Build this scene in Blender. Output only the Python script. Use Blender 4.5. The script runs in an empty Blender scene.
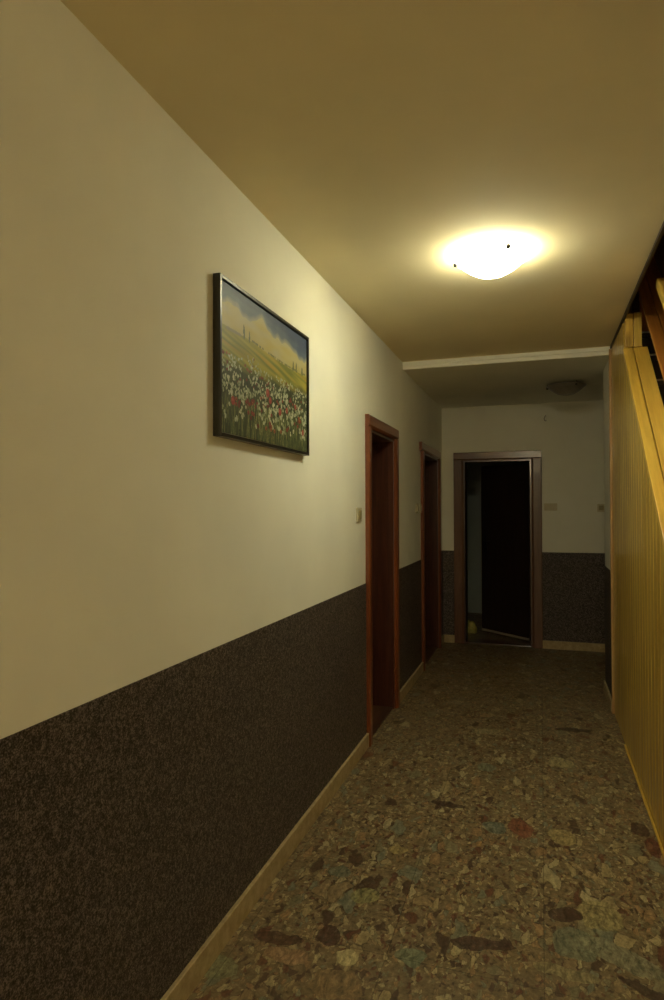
import bpy, bmesh, math, random
from mathutils import Vector, Matrix, noise
random.seed(7)
S = bpy.context.scene
COL = S.collection

# ------------------------------------------------------------------ helpers
def tag(o, label=None, cat=None, group=None, kind=None):
    if label: o['label'] = label
    if cat: o['category'] = cat
    if group: o['group'] = group
    if kind: o['kind'] = kind
    return o

def empty(name, loc, **k):
    o = bpy.data.objects.new(name, None); COL.objects.link(o)
    o.location = loc; o.empty_display_size = .1
    return tag(o, **k)

class MB:
    def __init__(s): s.bm = bmesh.new()
    def box(s, x0, x1, y0, y1, z0, z1, bev=0, seg=2):
        t = bmesh.new()
        bmesh.ops.create_cube(t, size=1)
        for v in t.verts:
            v.co = Vector(((x0+x1)/2 + v.co.x*(x1-x0), (y0+y1)/2 + v.co.y*(y1-y0), (z0+z1)/2 + v.co.z*(z1-z0)))
        if bev: bmesh.ops.bevel(t, geom=t.edges[:], offset=bev, segments=seg, profile=.5, affect='EDGES')
        s.add(t); return s
    def prism(s, pts, axis, a, b, bev=0, seg=2):
        """extrude a 2D outline along axis 0/1/2 from a to b"""
        t = bmesh.new()
        def P(p, w):
            if axis == 0: return Vector((w, p[0], p[1]))
            if axis == 1: return Vector((p[0], w, p[1]))
            return Vector((p[0], p[1], w))
        v0 = [t.verts.new(P(p, a)) for p in pts]; v1 = [t.verts.new(P(p, b)) for p in pts]
        t.faces.new(v0); t.faces.new(v1[::-1]); n = len(pts)
        for i in range(n): t.faces.new((v0[i], v1[i], v1[(i+1) % n], v0[(i+1) % n]))
        bmesh.ops.recalc_face_normals(t, faces=t.faces[:])
        if bev: bmesh.ops.bevel(t, geom=t.edges[:], offset=bev, segments=seg, profile=.5, affect='EDGES')
        s.add(t); return s
    def lathe(s, prof, seg=48, M=None, smooth=True):
        t = bmesh.new(); rings = []
        for r, z in prof:
            if r < 1e-6: rings.append([t.verts.new((0, 0, z))])
            else: rings.append([t.verts.new((r*math.cos(2*math.pi*i/seg), r*math.sin(2*math.pi*i/seg), z)) for i in range(seg)])
        for a, b in zip(rings, rings[1:]):
            for i in range(seg):
                j = (i+1) % seg
                if len(a) == 1 and len(b) == 1: continue
                if len(a) == 1: t.faces.new((a[0], b[i], b[j]))
                elif len(b) == 1: t.faces.new((a[i], b[0], a[j]))
                else: t.faces.new((a[i], b[i], b[j], a[j]))
        bmesh.ops.recalc_face_normals(t, faces=t.faces[:])
        for f in t.faces: f.smooth = smooth
        if M: t.transform(M)
        s.add(t); return s
    def add(s, t):
        me = bpy.data.meshes.new('t'); t.to_mesh(me); t.free(); s.bm.from_mesh(me); bpy.data.meshes.remove(me)
    def build(s, name, mat, parent=None, smooth=False, **k):
        me = bpy.data.meshes.new(name); s.bm.to_mesh(me); s.bm.free()
        o = bpy.data.objects.new(name, me); COL.objects.link(o)
        me.materials.append(mat)
        if smooth:
            for p in me.polygons: p.use_smooth = True
        if parent:
            o.parent = parent
            base = Vector((0, 0, 0)); q = parent
            while q: base += q.location; q = q.parent
            me.transform(Matrix.Translation(-base))
        return tag(o, **k)

# ------------------------------------------------------------------ materials
class NT:
    def __init__(s, name, rough=.6, spec=.5, coat=0, metal=0):
        s.m = bpy.data.materials.new(name); s.m.use_nodes = True
        s.t = s.m.node_tree; s.b = s.t.nodes['Principled BSDF']
        s.b.inputs['Roughness'].default_value = rough
        s.b.inputs['Specular IOR Level'].default_value = spec
        s.b.inputs['Coat Weight'].default_value = coat
        s.b.inputs['Metallic'].default_value = metal
        s._co = None
    def n(s, ty, **k):
        x = s.t.nodes.new(ty)
        for a, b in k.items(): setattr(x, a, b)
        return x
    def l(s, a, b): s.t.links.new(a, b)
    @property
    def co(s):
        if s._co is None: s._co = s.n('ShaderNodeNewGeometry').outputs['Position']
        return s._co
    def val(s, x, sock):
        if isinstance(x, (int, float)): sock.default_value = x
        elif isinstance(x, tuple): sock.default_value = x if len(x) == len(sock.default_value) else (*x, 1)
        else: s.l(x, sock)
    def math(s, op, a, b=0., c=0.):
        x = s.n('ShaderNodeMath', operation=op)
        for i, q in enumerate((a, b, c)): s.val(q, x.inputs[i])
        return x.outputs[0]
    def vmath(s, op, a, b=(0., 0., 0.), out=0):
        x = s.n('ShaderNodeVectorMath', operation=op); s.val(a, x.inputs[0]); s.val(b, x.inputs[1]); return x.outputs[out]
    def map(s, scale=(1, 1, 1), rot=(0, 0, 0), loc=(0, 0, 0), src=None):
        x = s.n('ShaderNodeMapping'); s.l(src or s.co, x.inputs[0])
        x.inputs['Scale'].default_value = scale; x.inputs['Rotation'].default_value = rot; x.inputs['Location'].default_value = loc
        return x.outputs[0]
    def noise(s, vec=None, scale=5, detail=3, rough=.5, col=False, dist=0):
        x = s.n('ShaderNodeTexNoise'); s.l(vec or s.co, x.inputs['Vector'])
        x.inputs['Scale'].default_value = scale; x.inputs['Detail'].default_value = detail
        x.inputs['Roughness'].default_value = rough; x.inputs['Distortion'].default_value = dist
        return x.outputs[1 if col else 0]
    def mix(s, f, a, b, mode='MIX'):
        x = s.n('ShaderNodeMix', data_type='RGBA', blend_type=mode)
        s.val(f, x.inputs[0]); s.val(a, x.inputs[6]); s.val(b, x.inputs[7]); return x.outputs[2]
    def ramp(s, f, stops, interp='LINEAR'):
        x = s.n('ShaderNodeValToRGB'); x.color_ramp.interpolation = interp; e = x.color_ramp.elements
        while len(e) < len(stops): e.new(.5)
        for q, (p, c) in zip(e, stops):
            q.position = p; q.color = (*c, 1) if not isinstance(c, (int, float)) else (c, c, c, 1)
        s.l(f, x.inputs[0]); return x.outputs[0]
    def bump(s, h, strength=.3, dist=.002):
        x = s.n('ShaderNodeBump'); s.l(h, x.inputs['Height']); x.inputs['Strength'].default_value = strength
        x.inputs['Distance'].default_value = dist; s.l(x.outputs[0], s.b.inputs['Normal'])
    def color(s, c): s.val(c, s.b.inputs['Base Color']); return s

def plain(name, c, rough=.5, spec=.5, metal=0, coat=0):
    N = NT(name, rough, spec, coat, metal); N.color((*c, 1)); return N.m

def plaster(name, c, var=.04):
    N = NT(name, .85, .25)
    n = N.noise(scale=2.2, detail=3)
    a = tuple(x*(1-var) for x in c); b = tuple(min(1, x*(1+var)) for x in c)
    N.color(N.ramp(n, [(.3, a), (.7, b)])); N.bump(N.noise(scale=260, detail=2), .12, .0008); return N.m

def wood(name, dark, light, axis='z', rough=.3, knots=False, coat=.3, grain=1.):
    N = NT(name, rough, .5, coat); N.b.inputs['Coat Roughness'].default_value = .12
    sc = {'z': (22, 22, 1.2), 'y': (22, 1.2, 22), 'x': (1.2, 22, 22), 's': (22, 1.2, 22)}[axis]
    v = N.map(sc, src=N.map(rot=(-math.atan(.859), 0, 0)) if axis == 's' else None)
    a = N.noise(v, 1.6*grain, 5, .6, dist=.6)
    b = N.noise(v, 6*grain, 3, .6)
    f = N.math('ADD', N.math('MULTIPLY', a, .7), N.math('MULTIPLY', b, .3))
    c = N.ramp(f, [(.34, dark), (.66, light)])
    if knots:
        k = N.n('ShaderNodeTexVoronoi', feature='F1'); N.l(N.map({'z': (9, 9, 2.6), 'y': (9, 2.6, 9), 'x': (2.6, 9, 9)}[axis]), k.inputs['Vector']); k.inputs['Scale'].default_value = .55
        kk = N.ramp(k.outputs['Distance'], [(.05, 1.), (.11, 0.)])
        c = N.mix(N.math('MULTIPLY', kk, .55), c, tuple(x*.35 for x in dark))
    N.color(c); return N.m

M = {}
M['wall'] = plaster('cream_wall_paint', (.83, .82, .71))
M['ceiling'] = plaster('white_ceiling_paint', (.85, .75, .50))
M['white'] = plaster('white_gloss_paint', (.88, .87, .78))
for _m in (M['white'],):
    _m.node_tree.nodes['Principled BSDF'].inputs['Roughness'].default_value = .4
    _m.node_tree.nodes['Principled BSDF'].inputs['Specular IOR Level'].default_value = .5

def wainscot_mat():
    N = NT('speckled_dark_brown_wall_coating', .55, .35)
    n = N.noise(scale=240, detail=3, rough=.75)
    m = N.noise(scale=95, detail=2, rough=.6)
    f = N.math('ADD', N.math('MULTIPLY', n, .65), N.math('MULTIPLY', m, .35))
    N.color(N.ramp(f, [(.42, (.012, .009, .007)), (.50, (.06, .047, .040)), (.60, (.22, .18, .155))]))
    N.bump(n, .35, .0012); return N.m
M['wainscot'] = wainscot_mat()

def floor_mat(name='floor_agglomerate_marble'):
    N = NT(name, .33, .4)
    co = N.co
    warp = N.vmath('SCALE', N.vmath('SUBTRACT', N.noise(scale=14, detail=3, col=True), (.5, .5, .5)))
    warp.node.inputs['Scale'].default_value = .055
    wc = N.vmath('ADD', co, warp)
    fine = N.noise(scale=70, detail=4, rough=.7)
    matrixc = N.ramp(N.noise(scale=34, detail=5, rough=.75), [(.34, (.075, .048, .025)), (.43, (.16, .112, .056)), (.57, (.225, .165, .088)), (.70, (.35, .27, .155))])
    c = matrixc
    pal = [(0, (.15, .055, .03)), (.12, (.38, .30, .15)), (.3, (.24, .215, .12)), (.40, (.34, .21, .10)), (.52, (.085, .045, .028)), (.66, (.44, .37, .20)), (.80, (.20, .215, .145)), (.87, (.30, .215, .11))]
    def layer(c, scale, stretch, rot, keep, loc):
        v = N.map((stretch, 1, 1), (0, 0, rot), loc, wc)
        x = N.n('ShaderNodeTexVoronoi', feature='F1', voronoi_dimensions='2D'); N.l(v, x.inputs['Vector']); x.inputs['Scale'].default_value = scale
        e = N.n('ShaderNodeTexVoronoi', feature='DISTANCE_TO_EDGE', voronoi_dimensions='2D'); N.l(v, e.inputs['Vector']); e.inputs['Scale'].default_value = scale
        sep = N.n('ShaderNodeSeparateColor'); N.l(x.outputs['Color'], sep.inputs[0])
        on = N.math('LESS_THAN', sep.outputs[0], keep)
        d = N.math('MULTIPLY', on, N.math('GREATER_THAN', e.outputs['Distance'], .07))
        body = N.ramp(sep.outputs[1], pal, 'CONSTANT')
        streak = N.noise(N.map((4, 1, 1), (0, 0, rot+.5), loc, wc), scale*1.3, 4, .7)
        body = N.mix(1., body, N.ramp(streak, [(.3, .5), (.7, 1.45)]), 'MULTIPLY')
        c = N.mix(N.math('MULTIPLY', on, .28), c, (.06, .038, .022))    # dark vein round each chip
        return N.mix(N.math('MULTIPLY', d, .72), c, body)
    def layer2(c, *a): return layer(c, *a)
    c = layer(c, 70, 1.5, .3, .26, (3, 1, 0))
    c = layer(c, 40, 1.9, -.5, .22, (7, 2, 0))
    c = layer(c, 24, 2.1, 1.0, .17, (1, 9, 0))
    c = layer(c, 15, 2.2, .15, .12, (4, 4, 0))
    c = layer(c, 9.5, 2.0, -.35, .075, (2.3, 8, 0))
    # larger chips that can be told apart, at their places in the slabs
    sx = N.n('ShaderNodeSeparateXYZ'); N.l(wc, sx.inputs[0])
    chips = [(-.096, 3.05, .05, .085, .3, (0.221, 0.072, 0.039)), (-.21, 3.02, .05, .05, 0, (.15, .17, .125)), (-.45, 3.18, .085, .025, -.1, (0.065, 0.036, 0.026)),
             (.10, 2.30, .075, .085, .2, (0.182, 0.195, 0.124)), (.235, 2.28, .13, .05, -.45, (.235, .225, .14)), (.19, 2.49, .075, .09, .1, (0.312, 0.260, 0.117)),
             (.072, 2.45, .055, .035, .5, (0.065, 0.033, 0.023)), (-.198, 2.20, .10, .032, .15, (0.078, 0.039, 0.026)), (-.412, 2.067, .045, .04, 0, (0.182, 0.215, 0.130)),
             (-.609, 2.0, .035, .03, 0, (0.494, 0.429, 0.221)), (-.604, 1.877, .085, .06, 0, (0.260, 0.176, 0.085)), (-.774, 2.46, .045, .035, 0, (0.143, 0.156, 0.104)),
             (-.64, 2.337, .05, .05, 0, (0.260, 0.247, 0.104)), (.08, 3.02, .05, .07, .3, (0.351, 0.273, 0.117)), (-.595, 2.69, .04, .03, 0, (0.338, 0.260, 0.104)),
             (.417, 3.2, .04, .06, .2, (0.072, 0.033, 0.023)), (.176, 2.745, .10, .018, -.8, (0.351, 0.260, 0.130)), (-1.0, 1.83, .08, .05, .2, (0.221, 0.221, 0.117)),
             (.062, 2.15, .10, .03, -.1, (0.312, 0.260, 0.130)), (-.697, 2.09, .035, .05, .2, (0.078, 0.036, 0.026)), (.3, 2.14, .08, .025, -.5, (0.058, 0.033, 0.023)),
             (-.86, 2.02, .085, .028, .1, (0.091, 0.046, 0.029)), (-.80, 1.95, .07, .035, 0, (0.351, 0.221, 0.117)), (.45, 3.05, .03, .08, 0, (0.130, 0.039, 0.026)),
             (.1, 3.9, .06, .08, .6, (0.338, 0.286, 0.143)), (-.3, 3.7, .05, .06, .2, (0.182, 0.195, 0.124)), (-.35, 4.3, .09, .05, .4, (0.325, 0.273, 0.143)), (.2, 4.5, .1, .04, .1, (0.065, 0.036, 0.026))]
    vein = N.noise(N.map((3, 1, 1), (0, 0, .7), (0, 0, 0), wc), 22, 4, .7)
    vm = N.ramp(vein, [(.36, .45), (.66, 1.5)])
    for (cx, cy, rx, ry, an, rgb) in chips:
        dx = N.math('SUBTRACT', sx.outputs[0], cx); dy = N.math('SUBTRACT', sx.outputs[1], cy)
        ca, sa = math.cos(an), math.sin(an)
        u = N.math('DIVIDE', N.math('ADD', N.math('MULTIPLY', dx, ca), N.math('MULTIPLY', dy, sa)), rx)
        v = N.math('DIVIDE', N.math('SUBTRACT', N.math('MULTIPLY', dy, ca), N.math('MULTIPLY', dx, sa)), ry)
        r = N.math('ADD', N.math('MULTIPLY', u, u), N.math('MULTIPLY', v, v))
        c = N.mix(N.math('MULTIPLY', N.math('LESS_THAN', N.math('ADD', r, N.math('MULTIPLY', vein, .8)), 1.5), .8), c, N.mix(1., (*rgb, 1), vm, 'MULTIPLY'))
    c = N.mix(1., c, N.ramp(fine, [(.3, .7), (.7, 1.2)]), 'MULTIPLY')
    # slab joints every 49 cm
    s2 = N.n('ShaderNodeSeparateXYZ'); N.l(co, s2.inputs[0])
    def joint(o, off):
        f = N.math('FRACT', N.math('DIVIDE', N.math('SUBTRACT', N.math('ADD', o, 20*.49), off), .49))
        return N.math('LESS_THAN', N.math('ABSOLUTE', N.math('SUBTRACT', f, .5)), .0035)
    j = N.math('MAXIMUM', joint(s2.outputs[0], .245), joint(s2.outputs[1], 2.54-.245))
    c = N.mix(N.math('MULTIPLY', j, .42), c, (.02, .014, .009))
    N.color(c)
    N.val(N.ramp(N.noise(scale=9, detail=3), [(.3, .34), (.7, .5)]), N.b.inputs['Roughness'])
    N.bump(fine, .05, .0006)
    return N.m
M['floor'] = floor_mat()

def skirting_mat():
    N = NT('stone_skirting', .4, .4)
    N.color(N.ramp(N.noise(scale=24, detail=5, rough=.7), [(.3, (.32, .235, .11)), (.55, (.46, .36, .19)), (.75, (.56, .46, .26))])); return N.m
M['skirt'] = skirting_mat()
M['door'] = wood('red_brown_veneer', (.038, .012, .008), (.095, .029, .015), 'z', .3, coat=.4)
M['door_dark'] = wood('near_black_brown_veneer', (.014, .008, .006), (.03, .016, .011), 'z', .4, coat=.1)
M['sill'] = wood('worn_red_brown_sill', (.05, .02, .011), (.10, .04, .02), 'y', .5, coat=.0)
M['casing'] = wood('varnished_mahogany_casing', (.12, .030, .010), (.25, .070, .022), 'z', .28, coat=.5)
M['casing_h'] = wood('varnished_mahogany_header', (.12, .030, .010), (.25, .070, .022), 'y', .28, coat=.5)
M['casing_x'] = wood('varnished_mahogany_header_across', (.12, .030, .010), (.25, .070, .022), 'x', .28, coat=.5)
M['casing_dull'] = wood('weathered_brown_casing', (.085, .033, .015), (.16, .066, .030), 'z', .38, coat=.1)
M['casing_dull_x'] = wood('weathered_brown_header', (.085, .033, .015), (.16, .066, .030), 'x', .3, coat=.4)
M['pine'] = wood('varnished_pine_boards', (.40, .235, .04), (.74, .52, .10), 'z', .35, knots=True, coat=.65)
M['pine'].node_tree.nodes['Principled BSDF'].inputs['Coat Roughness'].default_value = .05
M['pine_y'] = wood('varnished_pine_sloping_boards', (.58, .35, .055), (.78, .52, .10), 's', .3, coat=.4)
M['orange'] = wood('orange_stained_sloping_boards', (.34, .12, .022), (.52, .21, .045), 's', .35, coat=.3)
M['orange_trim'] = wood('orange_pine_trim', (.40, .22, .08), (.58, .36, .15), 'z', .35, coat=.3)
M['tread'] = wood('dark_brown_tread', (.018, .009, .005), (.04, .02, .01), 'x', .5, coat=.1)
M['nosing'] = plain('worn_metal_nosing', (.42, .37, .30), .4, .5, .3)
M['black'] = plain('black_lacquer', (.010, .009, .007), .28, .5, coat=.3)
M['dark_trim'] = plain('dark_brown_cover_strip', (.028, .018, .012), .5)
M['plastic'] = plain('cream_plastic', (.58, .52, .34), .4)
M['plastic_dark'] = plain('olive_brown_rocker', (.34, .29, .14), .4)
M['metal'] = plain('dark_metal', (.08, .075, .07), .35, .5, 1)
M['steel'] = plain('brushed_steel', (.55, .53, .50), .35, .5, 1)
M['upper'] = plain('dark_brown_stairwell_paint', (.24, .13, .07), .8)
M['far'] = plaster('pale_green_grey_paint', (.42, .47, .44))
M['yellow'] = plain('dull_yellow_cloth', (.42, .38, .10), .9)
M['rope'] = plain('rope', (.2, .17, .1), .9)

def lamp_glass(name, emit, tint=(1., .93, .64)):
    N = NT(name, .3, .5); N.color((.72, .70, .66, 1) if emit else (.36, .33, .27, 1))
    if emit:
        N.b.inputs['Emission Color'].default_value = (*tint, 1)
        N.b.inputs['Emission Strength'].default_value = emit
    else:
        N.b.inputs['Transmission Weight'].default_value = .0
        N.color(N.ramp(N.noise(scale=14, detail=2), [(.3, (.17, .14, .10)), (.7, (.24, .20, .15))]))
    return N.m
M['glass_on'] = lamp_glass('lit_opal_glass', 6.6, (.98, .97, .68))
M['glass_warm'] = lamp_glass('warm_lit_glass', 26.0, (1., .78, .50))
M['glass_off'] = lamp_glass('unlit_frosted_glass', 0)

# ------------------------------------------------------------------ dimensions (metres; camera stands at x=0, y=0)
L = -1.03          # left wall face
R = .487           # stair panelling face
HC = 2.618; H2 = 2.563   # ceilings
W = 1.001          # height of dark coating
YR = 7.02          # rear wall
YB = 4.95          # ceiling step / near edge of pier
LO = -1.25         # back of left wall
D1 = (3.868, 4.59, 1.972)   # clear openings of the doors: y0, y1, height
D2 = (5.775, 6.70, 1.985)
DR = (-.803, -.088, 1.985)  # x0, x1, height
XR = 1.45

# ------------------------------------------------------------------ the setting
b = MB(); b.box(-2.2, XR+.1, -4.4, 9.4, -.12, 0); b.build('floor', M['floor'], kind='structure')

b = MB()
for y0, y1 in ((-4.4, D1[0]), (D1[1], D2[0]), (D2[1], YR+.24)): b.box(LO, L, y0, y1, 0, 2.8)
b.box(LO, L, D1[0], D1[1], D1[2], 2.8); b.box(LO, L, D2[0], D2[1], D2[2], 2.8)
wl = b.build('wall_left', M['wall'], kind='structure')
b = MB()
for y0, y1 in ((-4.4, D1[0]-.068), (D1[1]+.07, D2[0]-.07), (D2[1]+.07, YR-.004)):
    b.box(L, L+.004, y0, y1, 0, W)
b.build('wainscot', M['wainscot'], wl, label='dark brown speckled coating on the lower left wall')
b = MB()
b.box(LO-.12, LO-.04, 3.4, 7.2, 0, 2.8); b.build('wall_behind_doors', M['far'], kind='structure')

b = MB()
b.box(LO, DR[0], YR, YR+.22, 0, 2.8); b.box(DR[1], XR, YR, YR+.22, 0, 2.8); b.box(DR[0], DR[1], YR, YR+.22, DR[2], 2.8)
wr = b.build('wall_rear', M['wall'], kind='structure')
b = MB(); b.box(L, DR[0]-.07, YR-.004, YR, 0, W); b.box(DR[1]+.07, XR, YR-.004, YR, 0, W)
b.build('wainscot', M['wainscot'], wr, label='dark coating on the lower rear wall')

b = MB(); b.box(XR, XR+.1, -4.4, YR+.22, 0, 5.2); b.build('wall_right', M['wall'], kind='structure')
b = MB(); b.box(LO, XR, -4.5, -4.4, 0, 5.2); b.build('wall_front', M['wall'], kind='structure')
# pier behind the stair panelling
b = MB(); b.box(.484, XR, 4.965, 5.516, 0, H2); wp = b.build('wall_pier', M['white'], kind='structure')
b = MB(); b.box(.480, .484, 4.965, 5.516, .08, W); b.box(.480, XR, 5.516, 5.52, .08, W)
b.build('wainscot', M['wainscot'], wp, label='dark coating on the lower pier')
# ceilings
b = MB(); b.box(LO, R, -4.4, YB, HC, 2.8); b.box(R, XR, -4.4, 2.0, HC, 2.8); b.box(R, XR, 4.77, YB, HC, 2.8)
b.build('ceiling', M['ceiling'], kind='structure')
b = MB(); b.box(LO, XR, YB, YR+.22, H2, 2.8); b.build('ceiling_rear', M['wall'], kind='structure')
b = MB()
b.prism([(YB-.012, HC), (YB-.012, H2+.030), (YB-.006, H2+.022), (YB-.006, H2-.004), (YB+.012, H2-.004), (YB+.012, H2+.001), (YB, H2+.001), (YB, HC)], 0, L, R)
b.build('trim_1', M['white'], kind='structure', label='cream strip along the ceiling step')
b = MB(); b.box(R-.008, R+.004, 2.0, YB-.013, HC-.017, HC); b.build('trim_2', M['dark_trim'], kind='structure', label='dark strip along the edge of the stair opening')
# skirtings
def skirt(name, pts, z=.084):
    b = MB()
    for x0, x1, y0, y1 in pts: b.box(x0, x1, y0, y1, 0, z, .003)
    return b.build(name, M['skirt'], kind='structure')
T = .016
skirt('baseboard_left', [(L+.004, L+.004+T, -4.4, D1[0]-.07), (L+.004, L+.004+T, D1[1]+.072, D2[0]-.07), (L+.004, L+.004+T, D2[1]+.072, YR-.004)])
skirt('baseboard_rear', [(L+.02, DR[0]-.072, YR-.004-T, YR-.004), (DR[1]+.072, XR, YR-.004-T, YR-.004)])
skirt('baseboard_pier', [(.482-T, .484, 4.965, 5.536), (.484, XR, 5.52, 5.536)])
# upper storey seen through the stair opening
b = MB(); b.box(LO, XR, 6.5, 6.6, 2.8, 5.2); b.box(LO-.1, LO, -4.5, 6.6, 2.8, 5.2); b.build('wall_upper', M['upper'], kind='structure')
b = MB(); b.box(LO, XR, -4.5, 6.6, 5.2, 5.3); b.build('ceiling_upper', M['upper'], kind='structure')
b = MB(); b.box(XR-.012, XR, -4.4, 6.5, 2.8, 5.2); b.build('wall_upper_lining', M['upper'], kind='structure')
# room beyond the rear door
b = MB(); b.box(-2.1, 1.3, 9.1, 9.2, 0, 2.6); b.box(-2.2, -2.1, 7.24, 9.2, 0, 2.6); b.box(1.3, 1.4, 7.24, 9.2, 0, 2.6); b.box(-2.2, LO, 7.2, 7.24, 0, 2.6)
b.build('wall_far_room', M['far'], kind='structure')
b = MB(); b.box(-2.2, 1.4, 7.24, 9.2, 2.6, 2.8); b.build('ceiling_far_room', M['far'], kind='structure')

# ------------------------------------------------------------------ doors in the left wall
def side_door(name, D, header0, mats, lab, handle=True):
    y0, y1, h = D; cw = .075; p = .030
    door = MB().box(LO+.004, LO+.044, y0+.03, y1-.03, .012, h-.03, .002).build(name, M['door'], kind='structure', label=lab)
    f = MB()
    xs = L-.002
    prof = lambda a, c: [(a, xs), (a, xs+p-.006), (a+.006*(1 if c > a else -1), xs+p), (c-.02*(1 if c > a else -1), xs+p), (c, xs+p-.010), (c, xs)]
    for a, c in ((y0-cw+.005, y0+.005), (y1+cw-.005, y1-.005)):
        q = [(X, Y) for Y, X in prof(a, c)]
        f.prism(q, 2, 0, h)
    c1 = f.build('door_casing', mats[0], door)
    g = MB(); g.prism([(xs, h+cw), (xs+p-.006, h+cw), (xs+p, h+cw-.006), (xs+p, h+.012), (xs+p-.010, h-.004), (xs, h-.004)], 1, header0, y1+cw-.005)
    g.build('door_header', mats[1], door)
    j = MB(); j.box(LO+.002, L+.004, y0, y0+.022, .0, h-.022); j.box(LO+.002, L+.004, y1-.022, y1, .0, h-.022); j.box(LO+.002, L+.004, y0, y1, h-.022, h)
    # stop bead
    j.box(LO+.05, LO+.065, y1-.036, y1-.022, .0, h-.022); j.box(LO+.05, LO+.065, y0+.022, y0+.036, 0, h-.022)
    j.build('door_jamb', M['door'], door)
    MB().box(LO, L-.004, y0+.023, y1-.023, .0005, .014, .003).build('threshold', M['sill'], door, label='red-brown wooden threshold')
    hb = MB(); hx = LO+.044
    hb.box(hx, hx+.006, y0+.055, y0+.095, .93, 1.15, .002)
    hb.lathe([(0, 0), (.009, 0), (.009, .04), (0, .04)], 16, Matrix.Translation((hx+.006, y0+.075, 1.08)) @ Matrix.Rotation(math.pi/2, 4, 'Y'))
    hb.box(hx+.036, hx+.05, y0+.068, y0+.19, 1.07, 1.09, .005)
    hb.build('door_handle', M['steel'], door)
    return door
side_door('door_1', D1, D1[0]-.07, (M['casing'], M['casing_h']), 'mahogany framed doorway set deep in the left wall, nearest one')
side_door('door_2', D2, D2[0]-.135, (M['casing'], M['casing_h']), 'mahogany framed doorway in the left wall near the far corner')

# rear door, ajar
def rear_door():
    x0, x1, h = DR; cw = .104; ch = .083; p = .026; ys = YR+.002
    hinge = Vector((x1-.022, YR+.20, 0)); end = Vector((-.655, 7.70, 0))
    d = (end-hinge); ln = d.length; ang = math.atan2(d.y, d.x)
    def turn(b):
        b.bm.transform(Matrix.Translation(hinge) @ Matrix.Rotation(ang, 4, 'Z')); return b
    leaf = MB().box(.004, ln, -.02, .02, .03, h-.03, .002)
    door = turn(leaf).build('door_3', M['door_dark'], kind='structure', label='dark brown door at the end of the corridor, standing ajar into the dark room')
    f = MB()
    for a, c in ((x0-cw+.005, x0+.005), (x1+cw-.005, x1-.005)):
        s = 1 if c > a else -1
        f.prism([(a, ys), (a, ys-p+.006), (a+.006*s, ys-p), (c-.02*s, ys-p), (c, ys-p+.010), (c, ys)], 2, 0, h)
    f.build('door_casing', M['casing_dull'], door)
    g = MB(); g.prism([(ys, h+ch), (ys-p+.006, h+ch), (ys-p, h+ch-.006), (ys-p, h+.012), (ys-p+.010, h-.004), (ys, h-.004)], 0, x0-cw+.005, x1+cw-.005)
    g.build('door_header', M['casing_dull_x'], door)
    j = MB(); j.box(x0, x0+.02, YR-.004, YR+.22, 0, h-.02); j.box(x1-.02, x1, YR-.004, YR+.22, 0, h-.02); j.box(x0, x1, YR-.004, YR+.22, h-.02, h)
    j.build('door_jamb', M['door'], door)
    MB().box(x0+.021, x1-.021, YR, YR+.22, .0005, .012, .003).build('threshold', M['door'], door)
    turn(MB().box(.004, ln-.004, .0205, .028, .03, .055, .001).box(.004, ln-.004, -.028, -.0205, .03, .055, .001)).build('draught_strip', M['nosing'], door, label='pale metal strip along the foot of the door')
    hb = MB()
    for s in (1, -1):
        hb.box(ln-.09, ln-.05, s*.020, s*.026, .93, 1.15)
        hb.box(ln-.075, ln-.06, s*.02, s*.06, 1.075, 1.09); hb.box(ln-.18, ln-.06, s*.05, s*.062, 1.074, 1.091)
    turn(hb).build('door_handle', M['metal'], door)
rear_door()

# ------------------------------------------------------------------ staircase
SL = .859
cap = lambda y, c=-1.187: c+SL*y
st = empty('staircase', (.95, 3.2, 0), label='pine-clad staircase rising along the right side of the corridor', cat='staircase')
# tongue and groove side panelling: one board after another, the tops cut to the slope
pn = MB(); y = 1.45; pitch = .0885; YT = 4.213
while y < 4.93:
    y1 = min(y+pitch, 4.935)
    def top(q): return min(cap(q)-.004, HC-.018) if q < YT else HC-.018
    if top(y) > .05:
        a, c = y+.003, y1-.003; n = .006
        z = [top(q) for q in (a, c)]
        pn.prism([(R+.009, y), (R+.0, a+.0035), (R, c-.0035), (R+.009, y1), (R+.030, y1), (R+.030, y)], 2, 0, min(z))
        if abs(z[1]-z[0]) > .001:
            pn.prism([(a+.003, z[0]-.0005), (c-.003, z[0]-.0005), (c-.003, z[1])], 0, R, R+.03)
    y = y1
pn.build('side_panel', M['pine'], st, label='vertical tongue-and-groove pine boards')
MB().box(R-.016, R-.001, 4.935, 4.965, 0, HC-.018, .003).box(R-.001, R+.05, 4.94, 4.963, 0, HC-.018).build('corner_trim', M['orange_trim'], st, label='orange corner strip')
MB().prism([(1.5, .001), (4.28, .001), (4.28, .014), (1.5, .014)], 0, R-.013, R-.001, .004).build('floor_strip', M['pine_y'], st, label='thin yellow strip along the floor')
def sloped(x0, x1, y0, y1, c, th, bev=.004):
    b = MB(); b.prism([(y0, cap(y0, c)), (y1, cap(y1, c)), (y1, cap(y1, c)-th), (y0, cap(y0, c)-th)], 0, x0, x1, bev); return b
sloped(R-.006, .5345, 1.55, YT, -1.187, .045).build('cap_board', M['pine_y'], st)
sloped(.5385, .617, 1.55, YT, -1.187, .045).build('cap_board', M['pine_y'], st)
# string below the caps
b = MB(); b.prism([(1.6, cap(1.6)-.05), (4.9, cap(4.9)-.05), (4.9, cap(4.9)-.36), (2.0, 0.001), (1.6, 0.001)], 0, .56, .60); b.build('string', M['pine_y'], st)
# the upright closing boards between caps and ceiling
for x0, x1 in ((R+.005, .536), (.540, .584)):
    MB().box(x0, x1, 4.195, 4.22, 2.432, 2.636, .003).build('closing_board', M['pine'], st)
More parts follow.
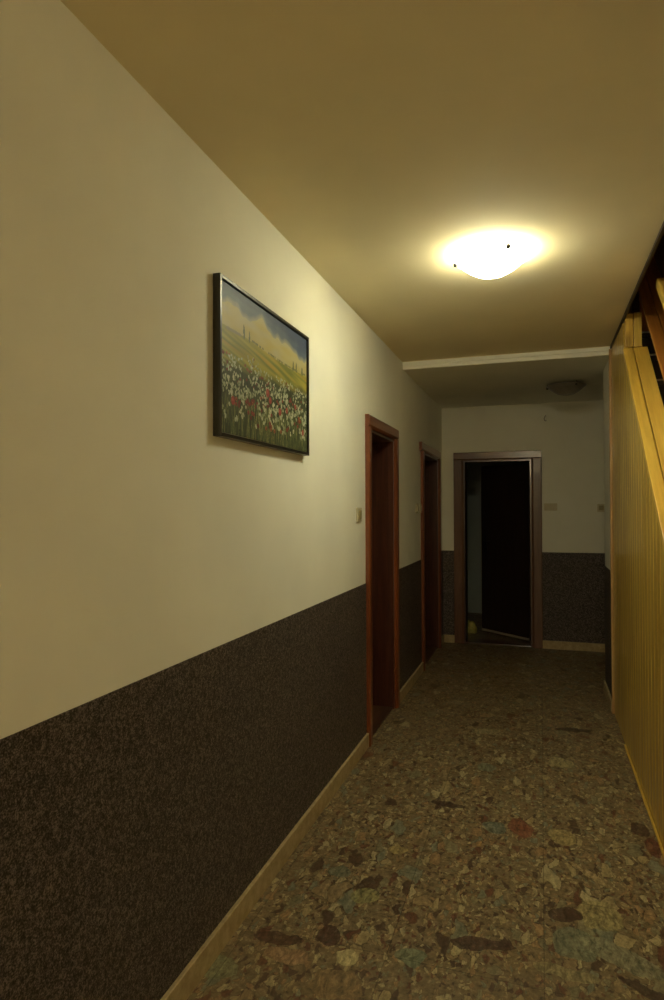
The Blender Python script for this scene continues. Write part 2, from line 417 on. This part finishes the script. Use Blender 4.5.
# treads with pale nosings, dark risers
for k in range(1, 14):
    z = .2*k; yn = (z+1.30)/SL
    t = MB().box(.602, XR-.002, yn, yn+.262, z-.035, z, .003).build('tread', M['tread'], st)
    MB().box(.604, XR-.004, yn-.010, yn+.012, z-.006, z+.004, .002).build('nosing', M['nosing'], t)
    MB().box(.602, XR-.002, yn+.018, yn+.032, max(.001, z-.20), z-.036).build('riser', M['tread'], st)
MB().prism([(1.6, cap(1.6)-.02), (4.77, cap(4.77)-.02), (4.77, cap(4.77)-.38), (2.05, 0.001), (1.6, 0.001)], 0, XR-.03, XR-.003).build('wall_string', M['orange'], st)
# orange sloping boards of the balustrade
sloped(.604, .668, 2.2, 4.85, -.98, .028).build('balustrade_board', M['orange'], st, label='orange sloping board')
sloped(.672, .760, 2.2, 4.95, -.98, .028).build('balustrade_board', M['orange'], st, label='orange sloping board')
for yy in (2.35, 4.62):
    b = MB(); b.box(.635, .70, yy, yy+.05, cap(yy, -1.35), cap(yy, -1.012)); b.build('baluster', M['orange'], st)
# yellow handrail with a rounded upper end
def handrail():
    b = MB(); c = -.447; y1 = 3.62; x0, x1 = .572, .622
    n = 10; yz = []
    hgt = .078
    yz.append((2.15, cap(2.15, c))); yz.append((2.15, cap(2.15, c)-hgt))
    u = Vector((math.cos(math.atan(SL)), math.sin(math.atan(SL)))); w = Vector((-u.y, u.x)); r = hgt*math.cos(math.atan(SL))/2
    cen = Vector((y1, cap(y1, c)-hgt/2)) - u*r
    for i in range(n+1):
        a = -math.pi/2+math.pi*i/n; p = cen+u*(r*math.cos(a))+w*(r*math.sin(a)); yz.append((p.x, p.y))
    b.prism(yz, 0, x0, x1, .008); h = b.build('handrail', M['pine_y'], st, label='yellow handrail with a rounded upper end')
    for yy in (2.3, 3.15):
        MB().box(.580, .614, yy, yy+.04, cap(yy, -1.187)+.012, cap(yy, c)-.06).build('rail_post', M['orange'], st)
handrail()

# ------------------------------------------------------------------ ceiling lamps
def lamp(loc, glass, label, group, rot=0):
    x, y, z = loc
    r = empty('ceiling_lamp', loc, label=label, cat='lamp', group=group)
    MB().lathe([(0, -.001), (.075, -.001), (.075, -.010), (.068, -.014), (0, -.014)], 40, Matrix.Translation(loc)).build('base_plate', M['white'], r)
    # shallow bell: a flat flared rim and a deeper middle
    out = [(.168, -.020), (.167, -.026), (.154, -.034), (.140, -.045), (.124, -.060), (.100, -.077), (.072, -.093), (.036, -.102), (0, -.104)]
    inn = [(rr-.004 if rr > .01 else 0, zz+.005) for rr, zz in out]
    inn[0] = (.162, -.018)
    gl = MB().lathe(out[::1], 64, Matrix.Translation(loc)); 
    gl.lathe(inn, 64, Matrix.Translation(loc)); gl.lathe([out[0], inn[0]], 64, Matrix.Translation(loc))
    gl.build('glass_shade', glass, r)
    for k in range(3):
        a = rot+k*2*math.pi/3; px, py = x+.160*math.cos(a), y+.160*math.sin(a)
        c = MB(); c.lathe([(0, 0), (.003, 0), (.003, -.04), (0, -.04)], 10, Matrix.Translation((px, py, z-.001)))
        c.lathe([(0, -.024), (.009, -.024), (.011, -.034), (.009, -.044), (0, -.046)], 16, Matrix.Translation((px, py, z-.001)))
        c.build('clip', M['metal'], r)
    return r
lamp((-.205, 2.948, HC), M['glass_on'], 'lit round opal glass ceiling lamp glowing white, nearest to us', None, math.radians(180))
lamp((.222, 5.98, H2), M['glass_off'], 'unlit brownish glass ceiling lamp on the lower ceiling at the far end', None, math.radians(178))

lamp((-.25, -3.5, HC), M['glass_warm'], 'warm glowing ceiling lamp over the near end of the corridor, behind the viewer', None, 0)

# ------------------------------------------------------------------ switches
def switch(name, c, axis, w, h, label, rocker='plastic_dark', n=1, cat='switch', group=None, rnd=.012):
    x, y, z = c
    r = empty(name, c, label=label, cat=cat, group=group)
    b = MB()
    if axis == 'x':
        b.box(x, x+.010, y-w/2, y+w/2, z-h/2, z+h/2, .004); b.build('plate', M['plastic'], r)
        MB().box(x+.009, x+.016, y-w*.27, y+w*.27, z-h*.30, z+h*.30, .003).build('rocker', M[rocker], r)
    else:
        b.box(x-w/2, x+w/2, y-.010, y, z-h/2, z+h/2, .004); b.build('plate', M['plastic'], r)
        for i in range(n):
            cx = x+(i-(n-1)/2)*w/n
            MB().box(cx-w/n*.3, cx+w/n*.3, y-.015, y-.009, z-h*.3, z+h*.3, .002).build('rocker', M[rocker], r)
    return r
switch('light_switch', (L, 3.640, 1.425), 'x', .095, .085, 'cream light switch beside the nearest doorway on the left wall')
switch('light_switch', (L, 5.500, 1.462), 'x', .09, .085, 'cream light switch just left of the second doorway', 'plastic')
switch('light_switch', (L, 5.655, 1.462), 'x', .07, .085, 'pale narrow light switch touching the frame of the second doorway', 'plastic')
switch('light_switch', (.098, YR, 1.474), 'y', .13, .075, 'pale double switch plate right of the far doorway', 'plastic', 2)
switch('light_switch', (.585, YR, 1.462), 'y', .075, .08, 'dim switch on the rear wall beside the white pier')

# small wire hook high on the rear wall
hk = MB()
def tube(b, pts, r, seg=8):
    t = bmesh.new(); rings = []
    for i, p in enumerate(pts):
        a = Vector(pts[max(i-1, 0)]); c = Vector(pts[min(i+1, len(pts)-1)]); d = (c-a).normalized()
        u = d.orthogonal().normalized(); 
        if i: u = (rings_u - d*rings_u.dot(d)).normalized()
        rings_u = u; w = d.cross(u)
        rings.append([t.verts.new(Vector(p)+u*r*math.cos(2*math.pi*k/seg)+w*r*math.sin(2*math.pi*k/seg)) for k in range(seg)])
    for a, c in zip(rings, rings[1:]):
        for k in range(seg): t.faces.new((a[k], c[k], c[(k+1) % seg], a[(k+1) % seg]))
    t.faces.new(rings[0][::-1]); t.faces.new(rings[-1]); b.add(t)
tube(hk, [(.055, YR, 2.43), (.055, YR-.02, 2.432), (.048, YR-.028, 2.42), (.040, YR-.03, 2.40), (.040, YR-.03, 2.385), (.050, YR-.028, 2.372), (.062, YR-.028, 2.375)], .0035)
hk.build('wall_hook', M['metal'], smooth=True, label='tiny dark hook high on the rear wall above the far doorway', cat='hook')

# yellowish bundle on the floor of the dark room
def bundle():
    t = bmesh.new(); bmesh.ops.create_icosphere(t, subdivisions=4, radius=1)
    for v in t.verts:
        d = v.co.normalized(); n = noise.noise(d*2.1+Vector((3, 1, 5)))*.28+noise.noise(d*5.5)*.12
        q = d*(1+n); v.co = Vector((q.x*.085, q.y*.09, max(-.40, q.z)*.075*(1.5 if q.z > 0 else .9)))
    zmin = min(v.co.z for v in t.verts)
    t.transform(Matrix.Translation((-.815, 7.66, -zmin+.0005)))
    for f in t.faces: f.smooth = True
    b = MB(); b.add(t); b.build('cloth_bundle', M['yellow'], label='small crumpled yellowish bundle on the floor inside the dark far room', cat='cloth')
bundle()

# ------------------------------------------------------------------ framed painting
def painting():
    y0, y1, z0, z1 = 1.873, 2.722, 1.702, 2.243
    xw, xf = L+.001, -1.001
    r = empty('framed_painting', (L, (y0+y1)/2, (z0+z1)/2), label='black-framed painting of a field of white and red flowers on the left wall', cat='painting')
    fw = .013
    b = MB()
    b.box(xw, xf, y0, y0+fw, z0, z1, .0015); b.box(xw, xf, y1-fw, y1, z0, z1, .0015)
    b.box(xw, xf, y0+fw, y1-fw, z0, z0+fw, .0015); b.box(xw, xf, y0+fw, y1-fw, z1-fw, z1, .0015)
    b.box(xw, xw+.004, y0+fw, y1-fw, z0+fw, z1-fw)
    b.build('frame', M['black'], r)
    # painted canvas: a fine grid whose colours are worked out stroke by stroke
    NX, NZ = 300, 194; g = .016
    cy0, cy1, cz0, cz1 = y0+g, y1-g, z0+g, z1-g
    rnd = random.Random(5)
    asp = (cy1-cy0)/(cz1-cz0)
    img = [[None]*NX for _ in range(NZ)]
    def lerp(a, c, t): t = max(0, min(1, t)); return tuple(p+(q-p)*t for p, q in zip(a, c))
    fn = lambda s, t, k, o=0: noise.noise(Vector((s*k, t*k, o)))
    for j in range(NZ):
        t = (j+.5)/NZ
        for i in range(NX):
            s = (i+.5)/NX
            hor = .70+.018*math.sin(s*5+1.)-.02*s
            cl = .865+.07*fn(s, 0, 5, 3)+.035*fn(s, 0, 16, 7)+.07*math.exp(-((s-.40)/.09)**2)-.05*s
            if t > cl:
                c = lerp((.13, .17, .22), (.065, .09, .16), (t-cl)*8+fn(s*1.5, t*4, 5)*.5); c = lerp((.38, .37, .26), c, (t-cl)*24)
            elif t > hor:
                c = lerp((.50, .41, .14), (.52, .46, .22), (t-hor)/(cl-hor)+fn(s, t*2, 9)*.8)
                c = lerp(c, (.45, .44, .34), .35*max(0, fn(s, t*2.5, 6, 4)*2))
            else:
                q = (hor-t)/.16
                band = fn(s*1.2, (t+.25*s)*12, 3, 2)
                c = lerp((.42, .36, .06), (.20, .22, .04), .5+band*1.3)
                c = lerp(c, (.50, .33, .05), max(0, fn(s*1., (t+.2*s)*9, 3, 11)*1.6))
                low = .52+.05*fn(s, 0, 6, 1)+.03*s
                k = (low-t)*14
                grass = lerp((.035, .048, .022), (.075, .09, .035), .5+fn(s*6, t*1.2, 12, 6))
                c = lerp(c, grass, k)
            img[j][i] = c
    def blob(s, t, rs, rt, c, an=0):
        ci, cj = s*NX, t*NZ; ri, rj = rs*NX, rt*NX
        R_ = int(max(ri, rj)+2); ca, sa = math.cos(an), math.sin(an)
        for j in range(int(cj)-R_, int(cj)+R_+1):
            if not 0 <= j < NZ: continue
            for i in range(int(ci)-R_, int(ci)+R_+1):
                if not 0 <= i < NX: continue
                dx, dy = i-ci, j-cj; u = (dx*ca+dy*sa)/ri; v = (dy*ca-dx*sa)/rj
                d = u*u+v*v
                if d < 1: img[j][i] = lerp(img[j][i], c, (1-d)*3)
    # trees on the horizon
    for s, w, h in ((.215, .008, .075), (.27, .006, .05), (.80, .008, .055), (.845, .008, .06), (.93, .008, .04)):
        for q in range(14): blob(s+rnd.uniform(-w, w)*.7, .70-.02*s+.012*math.sin(s*5+1)+h*q/14*1.1, w*(1-q/18), .012, (.13, .15, .07))
    for q in range(40):
        s = rnd.uniform(.28, .97); blob(s, .70-.02*s+.018*math.sin(s*5+1)+.006, rnd.uniform(.004, .011), .006, (.20, .20, .08))
    for q in range(10): blob(rnd.uniform(.02, .18), .705, .02, .008, (.28, .26, .14))
    # stems
    for q in range(420):
        s = rnd.uniform(0, 1); t = rnd.uniform(-.02, .26); col = rnd.choice([(.20, .23, .09), (.30, .30, .12), (.05, .07, .03), (.14, .17, .06)])
        blob(s, t, .0022, rnd.uniform(.02, .06), col, rnd.uniform(-.25, .1))
    # flowers, small and far first
    fl = []
    for q in range(1250):
        t = .60-.50*(rnd.random()**.9); fl.append((t, rnd.uniform(0, 1)))
    fl.sort(reverse=True)
    for t, s in fl:
        if t < .24 and rnd.random() < .72: continue
        if t > .53+.05*fn(s, 0, 5, 9)+.04*(1-s): continue
        near = max(.25, 1-(t-.1)/.5); rr = .0045+.0060*near
        if fn(s, t*.7, 9, 21) > .27 or (rnd.random() < .07):
            c = rnd.choice([(.28, .05, .035), (.20, .035, .03), (.36, .11, .05), (.16, .03, .025)])
            blob(s, t, rr*1.25, rr*1.15, c)
            blob(s+.002, t-.004, rr*.4, rr*.4, (.12, .03, .02))
        elif fn(s, t, 11, 40) > -.22:
            c = rnd.choice([(.50, .53, .37), (.40, .44, .29), (.56, .57, .41), (.30, .35, .21)])
            for k in range(3): blob(s+rnd.uniform(-1, 1)*rr*.7, t+rnd.uniform(-1.4, 1)*rr, rr*.62, rr*.8, c, rnd.uniform(-.6, .6))
            if near > .5: blob(s, t, rr*.25, rr*.25, (.30, .30, .14))
    for s, t, rr in ((.62, .27, .020), (.11, .23, .020), (.71, .30, .017), (.47, .38, .022), (.50, .33, .018), (.94, .16, .018), (.83, .36, .014)):
        blob(s, t, rr, rr*1.1, (.36, .05, .045)); blob(s-.004, t+.006, rr*.5, rr*.4, (.48, .11, .08))
    me = bpy.data.meshes.new('canvas'); vs = []; fs = []
    xc = xf-.008
    for j in range(NZ+1):
        for i in range(NX+1): vs.append((xc-L, cy0+(cy1-cy0)*i/NX-(y0+y1)/2, cz0+(cz1-cz0)*j/NZ-(z0+z1)/2))
    for j in range(NZ):
        for i in range(NX):
            a = j*(NX+1)+i; fs.append((a, a+1, a+NX+2, a+NX+1))
    # back and sides give the canvas its thickness
    nb = len(vs); bx = xw+.006-L
    c4 = [0, NX, (NZ+1)*(NX+1)-1, NZ*(NX+1)]
    for q in c4: vs.append((bx, vs[q][1], vs[q][2]))
    fs.append((nb, nb+3, nb+2, nb+1))
    for k in range(4): fs.append((c4[k], nb+k, nb+(k+1) % 4, c4[(k+1) % 4]))
    me.from_pydata(vs, [], fs); me.update()
    att = me.color_attributes.new('paint', 'FLOAT_COLOR', 'CORNER')
    data = []
    for p in me.polygons:
        k = p.index
        c = img[k//NX][k % NX] if k < NX*NZ else (.5, .48, .4)
        for _ in p.loop_indices: data.extend((c[0]*.86, c[1]*.86, c[2]*.86, 1))
    att.data.foreach_set('color', data)
    N = NT('oil_paint', .5, .4); a = N.n('ShaderNodeVertexColor'); a.layer_name = 'paint'; N.l(a.outputs[0], N.b.inputs['Base Color'])
    N.bump(N.noise(scale=300, detail=2), .3, .0008)
    me.materials.append(N.m)
    o = bpy.data.objects.new('canvas', me); COL.objects.link(o); o.parent = r
painting()

# ------------------------------------------------------------------ camera, world, colour management
yaw, pitch, roll, f = .3170694, .0139875, .0027651, 636.198
R0 = Vector((math.cos(yaw), math.sin(yaw), 0))
F = Vector((-math.sin(yaw)*math.cos(pitch), math.cos(yaw)*math.cos(pitch), math.sin(pitch)))
U0 = R0.cross(F)
rr = R0*math.cos(roll)-U0*math.sin(roll); uu = R0*math.sin(roll)+U0*math.cos(roll)
mat = Matrix((rr, uu, -F)).transposed().to_4x4(); mat.translation = Vector((0, 0, 1.46))
cd = bpy.data.cameras.new('camera'); cam = bpy.data.objects.new('camera', cd); COL.objects.link(cam)
cam.matrix_world = mat; cd.sensor_fit = 'VERTICAL'; cd.sensor_height = 24; cd.lens = f*24/1000; cd.clip_start = .05
S.camera = cam
w = bpy.data.worlds.new('world'); S.world = w; w.use_nodes = True
w.node_tree.nodes['Background'].inputs[0].default_value = (.01, .01, .012, 1)
S.cycles.max_bounces = 10; S.cycles.diffuse_bounces = 6
S.cycles.use_denoising = True
S.view_settings.view_transform = 'Standard'; S.view_settings.look = 'None'
S.view_settings.gamma = 1; S.view_settings.use_curve_mapping = False
S.view_settings.exposure = 2.7
